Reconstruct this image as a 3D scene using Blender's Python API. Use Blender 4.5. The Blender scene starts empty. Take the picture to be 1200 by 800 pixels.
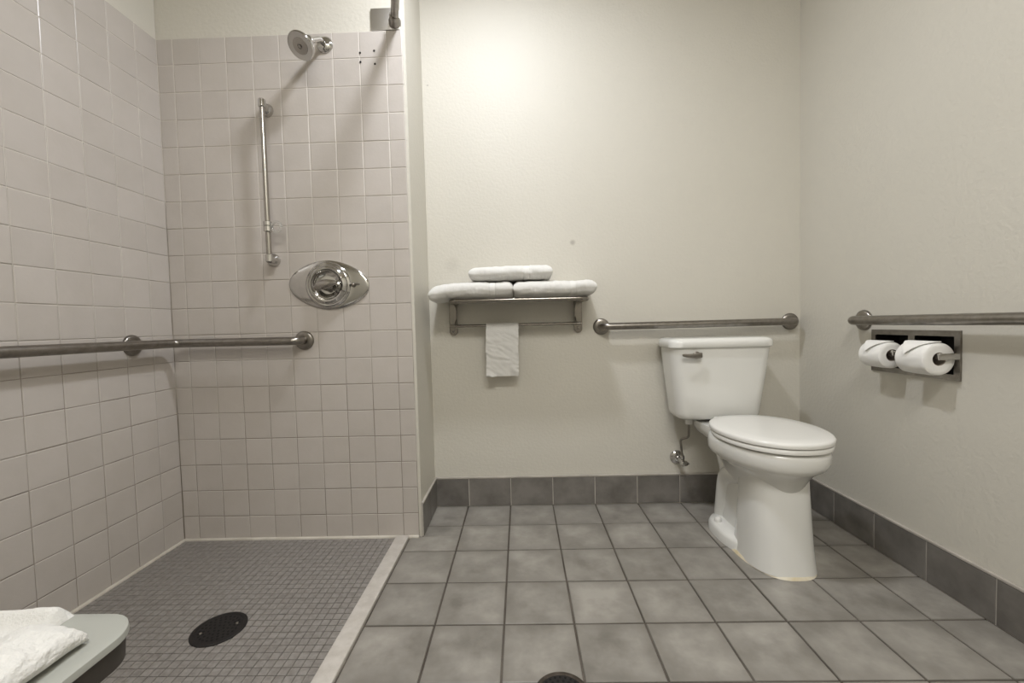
import bpy, bmesh, math, random
from mathutils import Vector, Matrix, noise
random.seed(7)
PI = math.pi
scene = bpy.context.scene
C = scene.collection

# ------------------------------------------------------------------ camera
cam_d = bpy.data.cameras.new('camera')
cam_d.sensor_fit = 'HORIZONTAL'
cam_d.sensor_width = 36.0
cam_d.lens = 496.356 / 1200.0 * 36.0
cam_d.clip_start = 0.02
cam = bpy.data.objects.new('camera', cam_d)
C.objects.link(cam)
yaw, pitch, roll = -0.0208, 0.0406, -0.0255
fwd = Vector((math.sin(yaw) * math.cos(pitch), math.cos(yaw) * math.cos(pitch), -math.sin(pitch)))
rgt = Vector((math.cos(yaw), -math.sin(yaw), 0))
upv = rgt.cross(fwd)
r2 = rgt * math.cos(roll) + upv * math.sin(roll)
u2 = -rgt * math.sin(roll) + upv * math.cos(roll)
m = Matrix((r2, u2, -fwd)).transposed().to_4x4()
m.translation = Vector((0.0, -2.030, 0.8796))
cam.matrix_world = m
scene.camera = cam

# ------------------------------------------------------------------ light and exposure
world = bpy.data.worlds.new('world')
scene.world = world
world.use_nodes = True
world.node_tree.nodes['Background'].inputs[0].default_value = (0.9, 0.95, 1.0, 1)
world.node_tree.nodes['Background'].inputs[1].default_value = 0.0
scene.view_settings.view_transform = 'Standard'
scene.view_settings.look = 'None'
scene.view_settings.gamma = 1.0
scene.view_settings.exposure = 0.38
scene.view_settings.use_curve_mapping = False

def area(name, loc, target, size, power, col, shape='DISK', size_y=None):
    d = bpy.data.lights.new(name, 'AREA')
    d.shape = shape
    d.size = size
    if size_y: d.size_y = size_y
    d.energy = power
    d.color = col
    o = bpy.data.objects.new(name, d)
    C.objects.link(o)
    o.location = loc
    o.rotation_euler = (Vector(target) - Vector(loc)).to_track_quat('-Z', 'Y').to_euler()
    return o
CEIL = 2.62
LAMP = (-0.10, -0.80)
area('ceiling_lamp_light', (LAMP[0], LAMP[1], CEIL - 0.05), (LAMP[0], LAMP[1], 0), 0.16, 15.0, (0.965, 1.0, 1.07))
area('fill_panel_light', (0.22, -2.30, CEIL - 0.03), (0.22, -2.05, 0), 1.15, 46.0, (1.0, 0.985, 0.955), 'RECTANGLE', 0.55)  # unseen soft fill added behind the camera to lift walls and floor

# ------------------------------------------------------------------ constants of the room
LX, RX = -1.4453, 1.3202          # tiled face of the left wall, painted face of the right wall
NX = -0.4343                      # painted return beside the shower
SY = -0.297                       # tiled face of the shower end wall
FY = -2.75                        # wall behind the camera
T = 0.1095                        # wall tile module
S = 0.2052                        # floor tile module
Z1 = 0.1008                       # first wall tile joint above the floor
ZTOP = 2.066                      # top of the wall tiles

# ------------------------------------------------------------------ materials
def new_mat(name):
    mt = bpy.data.materials.new(name)
    mt.use_nodes = True
    nt = mt.node_tree
    return mt, nt, nt.nodes, nt.links, nt.nodes['Principled BSDF']

def simple(name, col, rough=0.5, metal=0.0, bump=None, coat=0.0, trans=0.0):
    mt, nt, N, L, b = new_mat(name)
    b.inputs['Base Color'].default_value = (*col, 1)
    b.inputs['Roughness'].default_value = rough
    b.inputs['Metallic'].default_value = metal
    b.inputs['Coat Weight'].default_value = coat
    b.inputs['Transmission Weight'].default_value = trans
    if bump:
        sc, st, dist = bump
        g = N.new('ShaderNodeNewGeometry')
        n = N.new('ShaderNodeTexNoise')
        n.inputs['Scale'].default_value = sc
        n.inputs['Detail'].default_value = 3
        L.new(g.outputs['Position'], n.inputs['Vector'])
        bp = N.new('ShaderNodeBump')
        bp.inputs['Strength'].default_value = st
        bp.inputs['Distance'].default_value = dist
        L.new(n.outputs['Fac'], bp.inputs['Height'])
        L.new(bp.outputs['Normal'], b.inputs['Normal'])
    return mt

def mottled(name, c1, c2, scale, rough, bump=(60, 0.3, 0.002), per_obj=0.0, detail=4, rough_var=0.0, edge=None, contrast=(0.35, 0.65), metal=0.0):
    """two colours mixed by noise in world space; optional per-object brightness and a darker glaze rim"""
    mt, nt, N, L, b = new_mat(name)
    g = N.new('ShaderNodeNewGeometry')
    oi = N.new('ShaderNodeObjectInfo')
    add = N.new('ShaderNodeVectorMath'); add.operation = 'MULTIPLY_ADD'
    comb = N.new('ShaderNodeCombineXYZ')
    for i in range(3): L.new(oi.outputs['Random'], comb.inputs[i])
    L.new(comb.outputs[0], add.inputs[0]); add.inputs[1].default_value = (7, 13, 5) if per_obj else (0, 0, 0)
    L.new(g.outputs['Position'], add.inputs[2])
    n = N.new('ShaderNodeTexNoise'); n.inputs['Scale'].default_value = scale; n.inputs['Detail'].default_value = detail
    n.inputs['Roughness'].default_value = 0.6
    L.new(add.outputs[0], n.inputs['Vector'])
    mr = N.new('ShaderNodeMapRange'); mr.inputs['From Min'].default_value = contrast[0]; mr.inputs['From Max'].default_value = contrast[1]
    L.new(n.outputs['Fac'], mr.inputs['Value'])
    fac = mr.outputs['Result']
    if edge:
        tc = N.new('ShaderNodeTexCoord'); sep = N.new('ShaderNodeSeparateXYZ')
        L.new(tc.outputs['Object'], sep.inputs[0])
        ax = N.new('ShaderNodeMath'); ax.operation = 'ABSOLUTE'; L.new(sep.outputs[0], ax.inputs[0])
        ay = N.new('ShaderNodeMath'); ay.operation = 'ABSOLUTE'; L.new(sep.outputs[1], ay.inputs[0])
        mx = N.new('ShaderNodeMath'); mx.operation = 'MAXIMUM'; L.new(ax.outputs[0], mx.inputs[0]); L.new(ay.outputs[0], mx.inputs[1])
        n2 = N.new('ShaderNodeTexNoise'); n2.inputs['Scale'].default_value = 9; L.new(add.outputs[0], n2.inputs['Vector'])
        ma = N.new('ShaderNodeMath'); ma.operation = 'MULTIPLY_ADD'; ma.inputs[1].default_value = 0.09; L.new(n2.outputs['Fac'], ma.inputs[0]); L.new(mx.outputs[0], ma.inputs[2])
        er = N.new('ShaderNodeMapRange'); er.inputs['From Min'].default_value = 0.10; er.inputs['From Max'].default_value = 0.155
        er.inputs['To Min'].default_value = 1.0; er.inputs['To Max'].default_value = edge
        L.new(ma.outputs[0], er.inputs['Value'])
        mm = N.new('ShaderNodeMath'); mm.operation = 'MULTIPLY'; L.new(fac, mm.inputs[0]); L.new(er.outputs['Result'], mm.inputs[1])
        fac = mm.outputs[0]
    mix = N.new('ShaderNodeMix'); mix.data_type = 'RGBA'
    mix.inputs['A'].default_value = (*c1, 1); mix.inputs['B'].default_value = (*c2, 1)
    L.new(fac, mix.inputs['Factor'])
    out = mix.outputs['Result']
    if per_obj:
        vr = N.new('ShaderNodeMapRange'); vr.inputs['To Min'].default_value = 1 - per_obj; vr.inputs['To Max'].default_value = 1 + per_obj
        L.new(oi.outputs['Random'], vr.inputs['Value'])
        vm = N.new('ShaderNodeVectorMath'); vm.operation = 'SCALE'
        L.new(out, vm.inputs[0]); L.new(vr.outputs['Result'], vm.inputs['Scale'])
        out = vm.outputs[0]
    L.new(out, b.inputs['Base Color'])
    b.inputs['Roughness'].default_value = rough
    b.inputs['Metallic'].default_value = metal
    if rough_var:
        rr = N.new('ShaderNodeMapRange'); rr.inputs['To Min'].default_value = rough - rough_var; rr.inputs['To Max'].default_value = rough + rough_var
        L.new(n.outputs['Fac'], rr.inputs['Value']); L.new(rr.outputs['Result'], b.inputs['Roughness'])
    if bump:
        nb = N.new('ShaderNodeTexNoise'); nb.inputs['Scale'].default_value = bump[0]; nb.inputs['Detail'].default_value = 3
        L.new(g.outputs['Position'], nb.inputs['Vector'])
        bp = N.new('ShaderNodeBump'); bp.inputs['Strength'].default_value = bump[1]; bp.inputs['Distance'].default_value = bump[2]
        L.new(nb.outputs['Fac'], bp.inputs['Height']); L.new(bp.outputs['Normal'], b.inputs['Normal'])
    return mt

def paint_mat():
    """semi-gloss orange-peel wall paint with two faint smudges where the photo shows them"""
    mt, nt, N, L, b = new_mat('orange_peel_paint')
    g = N.new('ShaderNodeNewGeometry')
    n = N.new('ShaderNodeTexNoise'); n.inputs['Scale'].default_value = 2.2; n.inputs['Detail'].default_value = 3
    L.new(g.outputs['Position'], n.inputs['Vector'])
    mix = N.new('ShaderNodeMix'); mix.data_type = 'RGBA'
    mix.inputs['A'].default_value = (0.575, 0.548, 0.478, 1); mix.inputs['B'].default_value = (0.605, 0.578, 0.512, 1)
    L.new(n.outputs['Fac'], mix.inputs['Factor'])
    col = mix.outputs['Result']
    for (p, r, k) in (((0.2568, 0, 1.2594), 0.016, 0.5), ((-0.318, 0, 1.171), 0.045, 0.12), ((-0.4085, 0, 2.0106), 0.006, 0.5)):
        ds = N.new('ShaderNodeVectorMath'); ds.operation = 'DISTANCE'; ds.inputs[1].default_value = p
        L.new(g.outputs['Position'], ds.inputs[0])
        mr = N.new('ShaderNodeMapRange'); mr.inputs['From Min'].default_value = r * 0.35; mr.inputs['From Max'].default_value = r
        mr.inputs['To Min'].default_value = k; mr.inputs['To Max'].default_value = 0
        L.new(ds.outputs['Value'], mr.inputs['Value'])
        mx = N.new('ShaderNodeMix'); mx.data_type = 'RGBA'; mx.inputs['B'].default_value = (0.22, 0.19, 0.17, 1)
        L.new(mr.outputs['Result'], mx.inputs['Factor']); L.new(col, mx.inputs['A'])
        col = mx.outputs['Result']
    L.new(col, b.inputs['Base Color'])
    b.inputs['Roughness'].default_value = 0.56
    b.inputs['Specular IOR Level'].default_value = 0.5
    nb = N.new('ShaderNodeTexNoise'); nb.inputs['Scale'].default_value = 75; nb.inputs['Detail'].default_value = 2.5
    L.new(g.outputs['Position'], nb.inputs['Vector'])
    bp = N.new('ShaderNodeBump'); bp.inputs['Strength'].default_value = 0.35; bp.inputs['Distance'].default_value = 0.004
    L.new(nb.outputs['Fac'], bp.inputs['Height']); L.new(bp.outputs['Normal'], b.inputs['Normal'])
    return mt

def grout_mat():
    # pale wall grout, stained brown in the splash zone below shoulder height
    mt, nt, N, L, b = new_mat('wall_grout')
    g = N.new('ShaderNodeNewGeometry')
    sep = N.new('ShaderNodeSeparateXYZ'); L.new(g.outputs['Position'], sep.inputs[0])
    n = N.new('ShaderNodeTexNoise'); n.inputs['Scale'].default_value = 5; n.inputs['Detail'].default_value = 4
    L.new(g.outputs['Position'], n.inputs['Vector'])
    ma = N.new('ShaderNodeMath'); ma.operation = 'MULTIPLY_ADD'; ma.inputs[1].default_value = 2.2
    L.new(n.outputs['Fac'], ma.inputs[0]); L.new(sep.outputs[2], ma.inputs[2])
    mr = N.new('ShaderNodeMapRange'); mr.inputs['From Min'].default_value = 1.5; mr.inputs['From Max'].default_value = 2.7
    L.new(ma.outputs[0], mr.inputs['Value'])
    mix = N.new('ShaderNodeMix'); mix.data_type = 'RGBA'
    mix.inputs['A'].default_value = (0.235, 0.205, 0.165, 1); mix.inputs['B'].default_value = (0.62, 0.585, 0.53, 1)
    L.new(mr.outputs['Result'], mix.inputs['Factor'])
    L.new(mix.outputs['Result'], b.inputs['Base Color'])
    b.inputs['Roughness'].default_value = 0.7
    return mt

M = {}
M['paint'] = paint_mat()
M['ceil'] = simple('ceiling_paint', (0.62, 0.58, 0.51), 0.7, bump=(90, 0.3, 0.003))
M['wtile'] = mottled('glazed_wall_tile', (0.485, 0.445, 0.405), (0.515, 0.475, 0.438), 6, 0.27, bump=(95, 0.16, 0.002), per_obj=0.025)
M['wgrout'] = grout_mat()
M['ftile'] = mottled('mottled_grey_floor_tile', (0.182, 0.169, 0.148), (0.345, 0.325, 0.292), 8, 0.36, bump=(140, 0.10, 0.002), per_obj=0.05, rough_var=0.06, edge=0.35, contrast=(0.28, 0.66))
M['btile'] = mottled('dark_grey_baseboard_tile', (0.125, 0.115, 0.103), (0.195, 0.182, 0.165), 9, 0.34, bump=(140, 0.10, 0.002), per_obj=0.07)
M['fgrout'] = mottled('brown_floor_grout', (0.07, 0.058, 0.046), (0.125, 0.108, 0.09), 6, 0.9, bump=(300, 0.3, 0.001))
M['bgrout'] = mottled('pale_baseboard_grout', (0.38, 0.35, 0.31), (0.50, 0.465, 0.415), 9, 0.8)
M['mosaic'] = mottled('grey_mosaic_tile', (0.195, 0.178, 0.162), (0.275, 0.257, 0.237), 60, 0.5, bump=(400, 0.2, 0.001), per_obj=0.04)
M['mgrout'] = simple('dark_mosaic_grout', (0.085, 0.076, 0.066), 0.9)
M['caulk'] = mottled('white_caulk', (0.55, 0.51, 0.44), (0.66, 0.62, 0.55), 12, 0.5)
M['ycaulk'] = mottled('yellowed_caulk', (0.55, 0.46, 0.28), (0.66, 0.61, 0.5), 14, 0.5)
M['curb'] = mottled('cream_marble', (0.50, 0.465, 0.42), (0.60, 0.565, 0.52), 25, 0.4, bump=(200, 0.15, 0.001))
M['porcelain'] = simple('white_porcelain', (0.74, 0.735, 0.70), 0.10, coat=0.3)
M['seatpl'] = simple('white_seat_plastic', (0.76, 0.75, 0.715), 0.22)
M['chrome'] = simple('polished_chrome', (0.56, 0.55, 0.53), 0.10, 1.0)
M['steel'] = mottled('brushed_steel', (0.235, 0.218, 0.195), (0.30, 0.28, 0.255), 40, 0.30, bump=(350, 0.05, 0.001), metal=1.0)
M['nickel'] = simple('dark_nickel', (0.29, 0.27, 0.24), 0.17, 1.0)
M['plate'] = simple('brushed_plate', (0.66, 0.645, 0.62), 0.38, 1.0, bump=(60, 0.2, 0.002))
M['satin'] = simple('satin_nickel', (0.40, 0.38, 0.35), 0.22, 1.0)
M['dark'] = simple('dark_recess', (0.012, 0.010, 0.009), 0.5)
M['drain'] = simple('black_drain_iron', (0.006, 0.004, 0.003), 0.65, 0.0, bump=(200, 0.4, 0.002))
M['drainrim'] = mottled('tarnished_drain_rim', (0.05, 0.04, 0.03), (0.11, 0.09, 0.075), 50, 0.5, metal=0.4)
M['slots'] = simple('black_drain_hole', (0.004, 0.003, 0.003), 0.9)
M['towel'] = simple('white_terry_cloth', (0.70, 0.69, 0.66), 0.95, bump=(330, 0.55, 0.003))
M['band'] = simple('flat_woven_band', (0.74, 0.73, 0.70), 0.75, bump=(600, 0.3, 0.001))
M['paper'] = simple('white_tissue', (0.80, 0.79, 0.76), 0.9, bump=(260, 0.25, 0.001))
M['card'] = simple('grey_cardboard', (0.40, 0.35, 0.30), 0.9)
M['bench'] = simple('pale_grey_plastic', (0.37, 0.375, 0.34), 0.45, bump=(160, 0.08, 0.001))
M['benchd'] = simple('dark_brown_underbody', (0.045, 0.038, 0.032), 0.55)
M['clear'] = simple('clear_plastic', (0.85, 0.85, 0.83), 0.08, trans=0.85)
M['fillcasing'] = simple('frosted_fill_casing', (0.85, 0.83, 0.78), 0.4)
M['rubber'] = simple('grey_rubber', (0.2, 0.2, 0.2), 0.8)

# ------------------------------------------------------------------ mesh helpers
def obj(name, bm, mat, parent=None, smooth=None, loc=None):
    me = bpy.data.meshes.new(name)
    bmesh.ops.recalc_face_normals(bm, faces=bm.faces[:])
    bm.to_mesh(me); bm.free()
    if mat is not None: me.materials.append(M[mat] if isinstance(mat, str) else mat)
    if smooth is not None:
        me.shade_smooth()
        me.set_sharp_from_angle(angle=math.radians(smooth))
    o = bpy.data.objects.new(name, me)
    C.objects.link(o)
    if loc: o.location = loc
    if parent is not None: attach(o, parent)
    return o

def attach(o, parent):
    """parts are built in world coordinates: keep them there under their thing"""
    o.parent = parent
    o.matrix_parent_inverse = Matrix.Translation(-Vector(parent.location)) if parent.type == 'EMPTY' else Matrix.Identity(4)

def tag(o, label, cat, group=None):
    o['label'] = label; o['category'] = cat
    if group: o['group'] = group
    return o

def thing(name, label, cat, loc=(0, 0, 0), group=None):
    o = bpy.data.objects.new(name, None)
    o.empty_display_size = 0.05
    C.objects.link(o)
    o.location = loc
    return tag(o, label, cat, group)

def struct(name, bm, mat, label, cat='wall', smooth=None):
    o = obj(name, bm, mat, None, smooth)
    o['kind'] = 'structure'; o['label'] = label; o['category'] = cat
    return o

def box(bm, a, b, bev=0.0, seg=2):
    x0, y0, z0 = a; x1, y1, z1 = b
    vs = [bm.verts.new(p) for p in ((x0, y0, z0), (x1, y0, z0), (x1, y1, z0), (x0, y1, z0), (x0, y0, z1), (x1, y0, z1), (x1, y1, z1), (x0, y1, z1))]
    fs = [bm.faces.new([vs[i] for i in f]) for f in ((0, 3, 2, 1), (4, 5, 6, 7), (0, 1, 5, 4), (1, 2, 6, 5), (2, 3, 7, 6), (3, 0, 4, 7))]
    if bev:
        es = list({e for f in fs for e in f.edges})
        bmesh.ops.bevel(bm, geom=es, offset=bev, segments=seg, profile=0.5, affect='EDGES')
    return bm

def loft(bm, loops, cap0=True, cap1=True, closed=True):
    rows = [[bm.verts.new(p) for p in lp] for lp in loops]
    n = len(rows[0])
    for a, b in zip(rows, rows[1:]):
        for i in range(n if closed else n - 1):
            j = (i + 1) % n
            bm.faces.new((a[i], a[j], b[j], b[i]))
    if cap0: bm.faces.new(rows[0][::-1])
    if cap1: bm.faces.new(rows[-1])
    return bm

def tube(bm, pts, r, seg=20, cap=True):
    """round tube along a polyline, r a number or one number per point"""
    pts = [Vector(p) for p in pts]
    rs = r if isinstance(r, (list, tuple)) else [r] * len(pts)
    tans = []
    for i in range(len(pts)):
        a = pts[max(i - 1, 0)]; b = pts[min(i + 1, len(pts) - 1)]
        tans.append((b - a).normalized())
    t0 = tans[0]
    ref = Vector((0, 0, 1)) if abs(t0.z) < 0.9 else Vector((1, 0, 0))
    nrm = t0.cross(ref).normalized()
    loops = []
    for i, p in enumerate(pts):
        t = tans[i]
        nrm = (nrm - t * nrm.dot(t)).normalized()
        bn = t.cross(nrm)
        loops.append([p + (nrm * math.cos(2 * PI * k / seg) + bn * math.sin(2 * PI * k / seg)) * rs[i] for k in range(seg)])
    return loft(bm, loops, cap, cap)

def bend(corners, rad, n=8):
    """polyline with its inner corners rounded"""
    P = [Vector(p) for p in corners]
    out = [P[0]]
    for i in range(1, len(P) - 1):
        a = (P[i - 1] - P[i]); b = (P[i + 1] - P[i])
        la, lb = a.length, b.length
        a.normalize(); b.normalize()
        ang = a.angle(b)
        d = min(rad / math.tan(ang / 2), la * 0.98, lb * 0.98)
        rr = d * math.tan(ang / 2)
        cdir = (a + b).normalized()
        cen = P[i] + cdir * (rr / math.sin(ang / 2))
        s = P[i] + a * d; e = P[i] + b * d
        v0 = s - cen; v1 = e - cen
        tot = v0.angle(v1); ax = v0.cross(v1).normalized()
        for k in range(n + 1):
            out.append(cen + Matrix.Rotation(tot * k / n, 3, ax) @ v0)
    out.append(P[-1])
    return out

def lathe(bm, prof, axis, origin, seg=40, cap0=True, cap1=True):
    """prof: (radius, height along axis)"""
    ax = Vector(axis).normalized()
    ref = Vector((0, 0, 1)) if abs(ax.z) < 0.9 else Vector((1, 0, 0))
    u = ax.cross(ref).normalized(); v = ax.cross(u)
    o = Vector(origin)
    loops = [[o + ax * h + (u * math.cos(2 * PI * k / seg) + v * math.sin(2 * PI * k / seg)) * max(r, 1e-4) for k in range(seg)] for r, h in prof]
    return loft(bm, loops, cap0, cap1)

def sgnpow(c, e): return math.copysign(abs(c) ** e, c)

def slab_holes(bm, axis, t0, t1, us, vs, holes):
    """slab between t0 and t1 along axis 'x' (u=y, v=z); grid us x vs with the cells in holes left open"""
    def P(t, u, v): return (t, u, v) if axis == 'x' else (u, t, v)
    grid = {}
    for ti, t in enumerate((t0, t1)):
        for i, u in enumerate(us):
            for j, v in enumerate(vs): grid[ti, i, j] = bm.verts.new(P(t, u, v))
    solid = {(i, j) for i in range(len(us) - 1) for j in range(len(vs) - 1)} - set(holes)
    for i, j in solid:
        for ti in (0, 1): bm.faces.new([grid[ti, a, b] for a, b in ((i, j), (i + 1, j), (i + 1, j + 1), (i, j + 1))])
        for di, dj, e in ((-1, 0, ((i, j), (i, j + 1))), (1, 0, ((i + 1, j), (i + 1, j + 1))), (0, -1, ((i, j), (i + 1, j))), (0, 1, ((i, j + 1), (i + 1, j + 1)))):
            if (i + di, j + dj) not in solid:
                (a, b), (c, d) = e
                bm.faces.new([grid[0, a, b], grid[0, c, d], grid[1, c, d], grid[1, a, b]])
    return bm

_tile_cache = {}
def tile_mesh(name, w, h, d, ch, axis, mat):
    """a tile w x h standing d proud, chamfered face, centred on its front face; axis: the way its face looks"""
    key = (name, round(w, 4), round(h, 4), d, ch, axis, mat)
    if key in _tile_cache: return _tile_cache[key]
    bm = bmesh.new()
    def loop(hw, hh, n):
        out = []
        for u, v in ((-hw, -hh), (hw, -hh), (hw, hh), (-hw, hh)):
            out.append({'-y': (u, -n, v), '+x': (n, u, v), '-x': (-n, u, v), '+z': (u, v, n)}[axis])
        return out
    loft(bm, [loop(w / 2, h / 2, -d), loop(w / 2, h / 2, -ch), loop(w / 2 - ch * 0.35, h / 2 - ch * 0.35, -ch * 0.35), loop(w / 2 - ch * 1.2, h / 2 - ch * 1.2, 0)], False, True)
    bmesh.ops.recalc_face_normals(bm, faces=bm.faces[:])
    f = max(bm.faces, key=lambda q: q.calc_area())
    nn = {'-y': Vector((0, -1, 0)), '+x': Vector((1, 0, 0)), '-x': Vector((-1, 0, 0)), '+z': Vector((0, 0, 1))}[axis]
    f.normal_update()
    if f.normal.dot(nn) < 0: bmesh.ops.reverse_faces(bm, faces=bm.faces[:])
    me = bpy.data.meshes.new(name)
    bm.to_mesh(me); bm.free()
    me.materials.append(M[mat])
    _tile_cache[key] = me
    return me

def put_tile(name, me, loc, parent, tilt=0.0):
    o = bpy.data.objects.new(name, me)
    C.objects.link(o)
    o.location = loc
    if tilt: o.rotation_euler = (random.gauss(0, tilt), random.gauss(0, tilt), random.gauss(0, tilt))
    o.parent = parent
    return o

# ------------------------------------------------------------------ the shell of the room
floor = struct('floor', box(bmesh.new(), (LX - 0.1, FY - 0.1, -0.10), (RX + 0.1, 0.1, -0.0035)), 'fgrout', 'grey mottled square tile floor with dark brown grout', 'floor')
ceiling = struct('ceiling', box(bmesh.new(), (LX - 0.1, FY - 0.1, CEIL), (RX + 0.1, 0.1, CEIL + 0.08)), 'ceil', 'plain off-white ceiling above the bathroom', 'ceiling')
wall_back = struct('wall_back', box(bmesh.new(), (NX - 0.05, 0.0, -0.05), (RX + 0.1, 0.1, CEIL)), 'paint', 'cream painted wall behind the toilet and towel rack', 'wall')
bm = bmesh.new()
TP_Y0, TP_Y1, TP_Z0, TP_Z1 = -0.7377, -0.4165, 0.6735, 0.8262
slab_holes(bm, 'x', RX, RX + 0.12, [FY - 0.1, TP_Y0 + 0.012, TP_Y1 - 0.012, 0.1], [-0.05, TP_Z0 + 0.012, TP_Z1 - 0.012, CEIL], [(1, 1)])
wall_right = struct('wall_right', bm, 'paint', 'cream painted wall on the right with grab bar and paper holder', 'wall')
wall_left = struct('wall_left', box(bmesh.new(), (LX - 0.12, FY - 0.1, -0.05), (LX - 0.0075, 0.1, CEIL)), 'wgrout', 'off-white square tiled wall on the left of the shower', 'wall')
paint_left = obj('painted_upper_wall', box(bmesh.new(), (LX - 0.02, FY, ZTOP), (LX - 0.004, SY, CEIL)), 'paint', wall_left)
paint_left2 = obj('painted_lower_wall', box(bmesh.new(), (LX - 0.02, FY, -0.02), (LX - 0.004, SY - 0.053 - 12 * 0.1112, ZTOP)), 'paint', wall_left)
wall_front = struct('wall_front', box(bmesh.new(), (LX - 0.1, FY - 0.1, -0.05), (RX + 0.1, FY, CEIL)), 'paint', 'cream painted wall behind the viewer', 'wall')
bm = bmesh.new()
box(bm, (LX - 0.05, SY + 0.0075, -0.05), (NX, 0.05, CEIL))
wall_shower = struct('wall_shower', bm, 'paint', 'off-white square tiled end wall of the shower, painted above', 'wall')
obj('grout_bed', box(bmesh.new(), (LX - 0.01, SY + 0.0018, -0.01), (-0.4462, SY + 0.02, ZTOP - 0.0006)), 'wgrout', wall_shower)
obj('grout_bed', box(bmesh.new(), (LX - 0.02, SY - 0.053 - 12 * 0.1112, -0.01), (LX - 0.0018, SY + 0.01, ZTOP - 0.0006)), 'wgrout', wall_left)

# wall tiles: shower end wall
GAP = 0.0016
xs = [LX, -1.380]
while xs[-1] + 0.1088 < -0.455: xs.append(xs[-1] + 0.1088)
xs.append(-0.4453)
zs = [0.006, Z1] + [Z1 + T * k for k in range(1, 18)] + [ZTOP]
for i in range(len(xs) - 1):
    for j in range(len(zs) - 1):
        w = xs[i + 1] - xs[i] - GAP; h = zs[j + 1] - zs[j] - GAP
        put_tile('tile', tile_mesh('tile', w, h, 0.006, 0.0020, '-y', 'wtile'), ((xs[i] + xs[i + 1]) / 2 + random.gauss(0, .0003), SY + random.gauss(0, 0.0002), (zs[j] + zs[j + 1]) / 2 + random.gauss(0, .0003)), wall_shower, 0.0016)
# wall tiles: left wall
ys = [SY, SY - 0.0985]
for k in range(11): ys.append(ys[-1] - 0.1112)
for i in range(len(ys) - 1):
    for j in range(len(zs) - 1):
        w = ys[i] - ys[i + 1] - GAP; h = zs[j + 1] - zs[j] - GAP
        put_tile('tile', tile_mesh('tile', w, h, 0.006, 0.0020, '+x', 'wtile'), (LX + random.gauss(0, 0.0002), (ys[i] + ys[i + 1]) / 2 + random.gauss(0, .0003), (zs[j] + zs[j + 1]) / 2 + random.gauss(0, .0003)), wall_left, 0.0016)
# screw holes left in the shower tiles
for (x, z) in ((-0.6159, 1.982), (-0.6156, 1.9462), (-0.5587, 1.9881), (-0.5573, 1.9364)):
    obj('screw_hole', lathe(bmesh.new(), [(0.0042, 0), (0.0042, 0.0012)], (0, -1, 0), (x, SY - 0.0004, z), 10), 'slots', wall_shower)
# pale caulk along the foot of the shower walls
obj('caulk_line', box(bmesh.new(), (LX, SY - 0.011, -0.006), (-0.4453, SY + 0.004, 0.008), 0.004, 2), 'caulk', wall_shower, 40)
obj('caulk_line', box(bmesh.new(), (LX - 0.004, ys[-1], -0.006), (LX + 0.011, SY, 0.008), 0.004, 2), 'caulk', wall_left, 40)

# floor tiles of the room
CX0 = -0.2741
cols = [-0.484] + [CX0 + S * k for k in range(0, 8)] + [RX - 0.002]
rows = [-0.003] + [-0.2062 - S * k for k in range(0, 12)]
FG = 0.0062
for i in range(len(cols) - 1):
    for j in range(len(rows) - 1):
        x0, x1 = cols[i], cols[i + 1]; y1, y0 = rows[j], rows[j + 1]
        if x1 <= NX + 0.005 and y1 > SY: continue
        if i == 0 and j == 0: x0 = NX + 0.002
        if i == 0 and j == 1:
            # tile notched by the corner of the shower wall: two pieces
            put_tile('tile', tile_mesh('tile', x1 - (NX + .002) - FG, (y1 - SY) - FG / 2, 0.0065, 0.0014, '+z', 'ftile'), ((NX + .002 + x1) / 2, (y1 + SY) / 2 - FG / 4, 0), floor)
            put_tile('tile', tile_mesh('tile', x1 - x0 - FG, (SY - y0) - FG / 2, 0.0065, 0.0014, '+z', 'ftile'), ((x0 + x1) / 2, (SY + y0) / 2 + FG / 4, 0), floor)
            continue
        w = x1 - x0 - FG; h = y1 - y0 - FG
        put_tile('tile', tile_mesh('tile', w, h, 0.0065, 0.0014, '+z', 'ftile'), ((x0 + x1) / 2 + random.gauss(0, .0004), (y0 + y1) / 2 + random.gauss(0, .0004), random.gauss(0, .0002)), floor, 0.0010)

# shower floor: one-inch mosaic, nearest 300 in view as single pieces, the rest joined
MS = 0.0256
SX0, SX1 = LX + 0.006, -0.5415
obj('mosaic_bed', box(bmesh.new(), (LX - 0.005, -2.45, -0.02), (SX1 + 0.004, SY + 0.004, -0.0008)), 'mgrout', floor)
cells = []
nx = int((SX1 - SX0) / MS); 
for i in range(nx):
    for j in range(int(1.75 / MS)):
        x = SX1 - 0.0008 - MS * (i + 0.5); y = SY - 0.010 - MS * (j + 0.5)
        cells.append((x, y))
M2 = Matrix(cam.matrix_world).inverted()
def to_px(p):
    q = M2 @ Vector(p)
    if q.z > -0.05: return None
    return (600 + 496.356 * q.x / -q.z, 400 - 496.356 * q.y / -q.z, -q.z)
DR = (-0.913, -0.830)
vis = []
for c in cells:
    q = to_px((c[0], c[1], 0))
    if q and 60 < q[0] < 1200 and q[1] < 797 and (Vector(c) - Vector(DR)).length > 0.085:
        if q[0] < 150 and q[1] > 712: continue
        vis.append((q[2], c))
vis.sort()
single = {c for _, c in vis[:300]}
me_m = tile_mesh('mosaic_tile', MS - 0.0020, MS - 0.0020, 0.002, 0.0006, '+z', 'mosaic')
bmr = bmesh.new()
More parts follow.
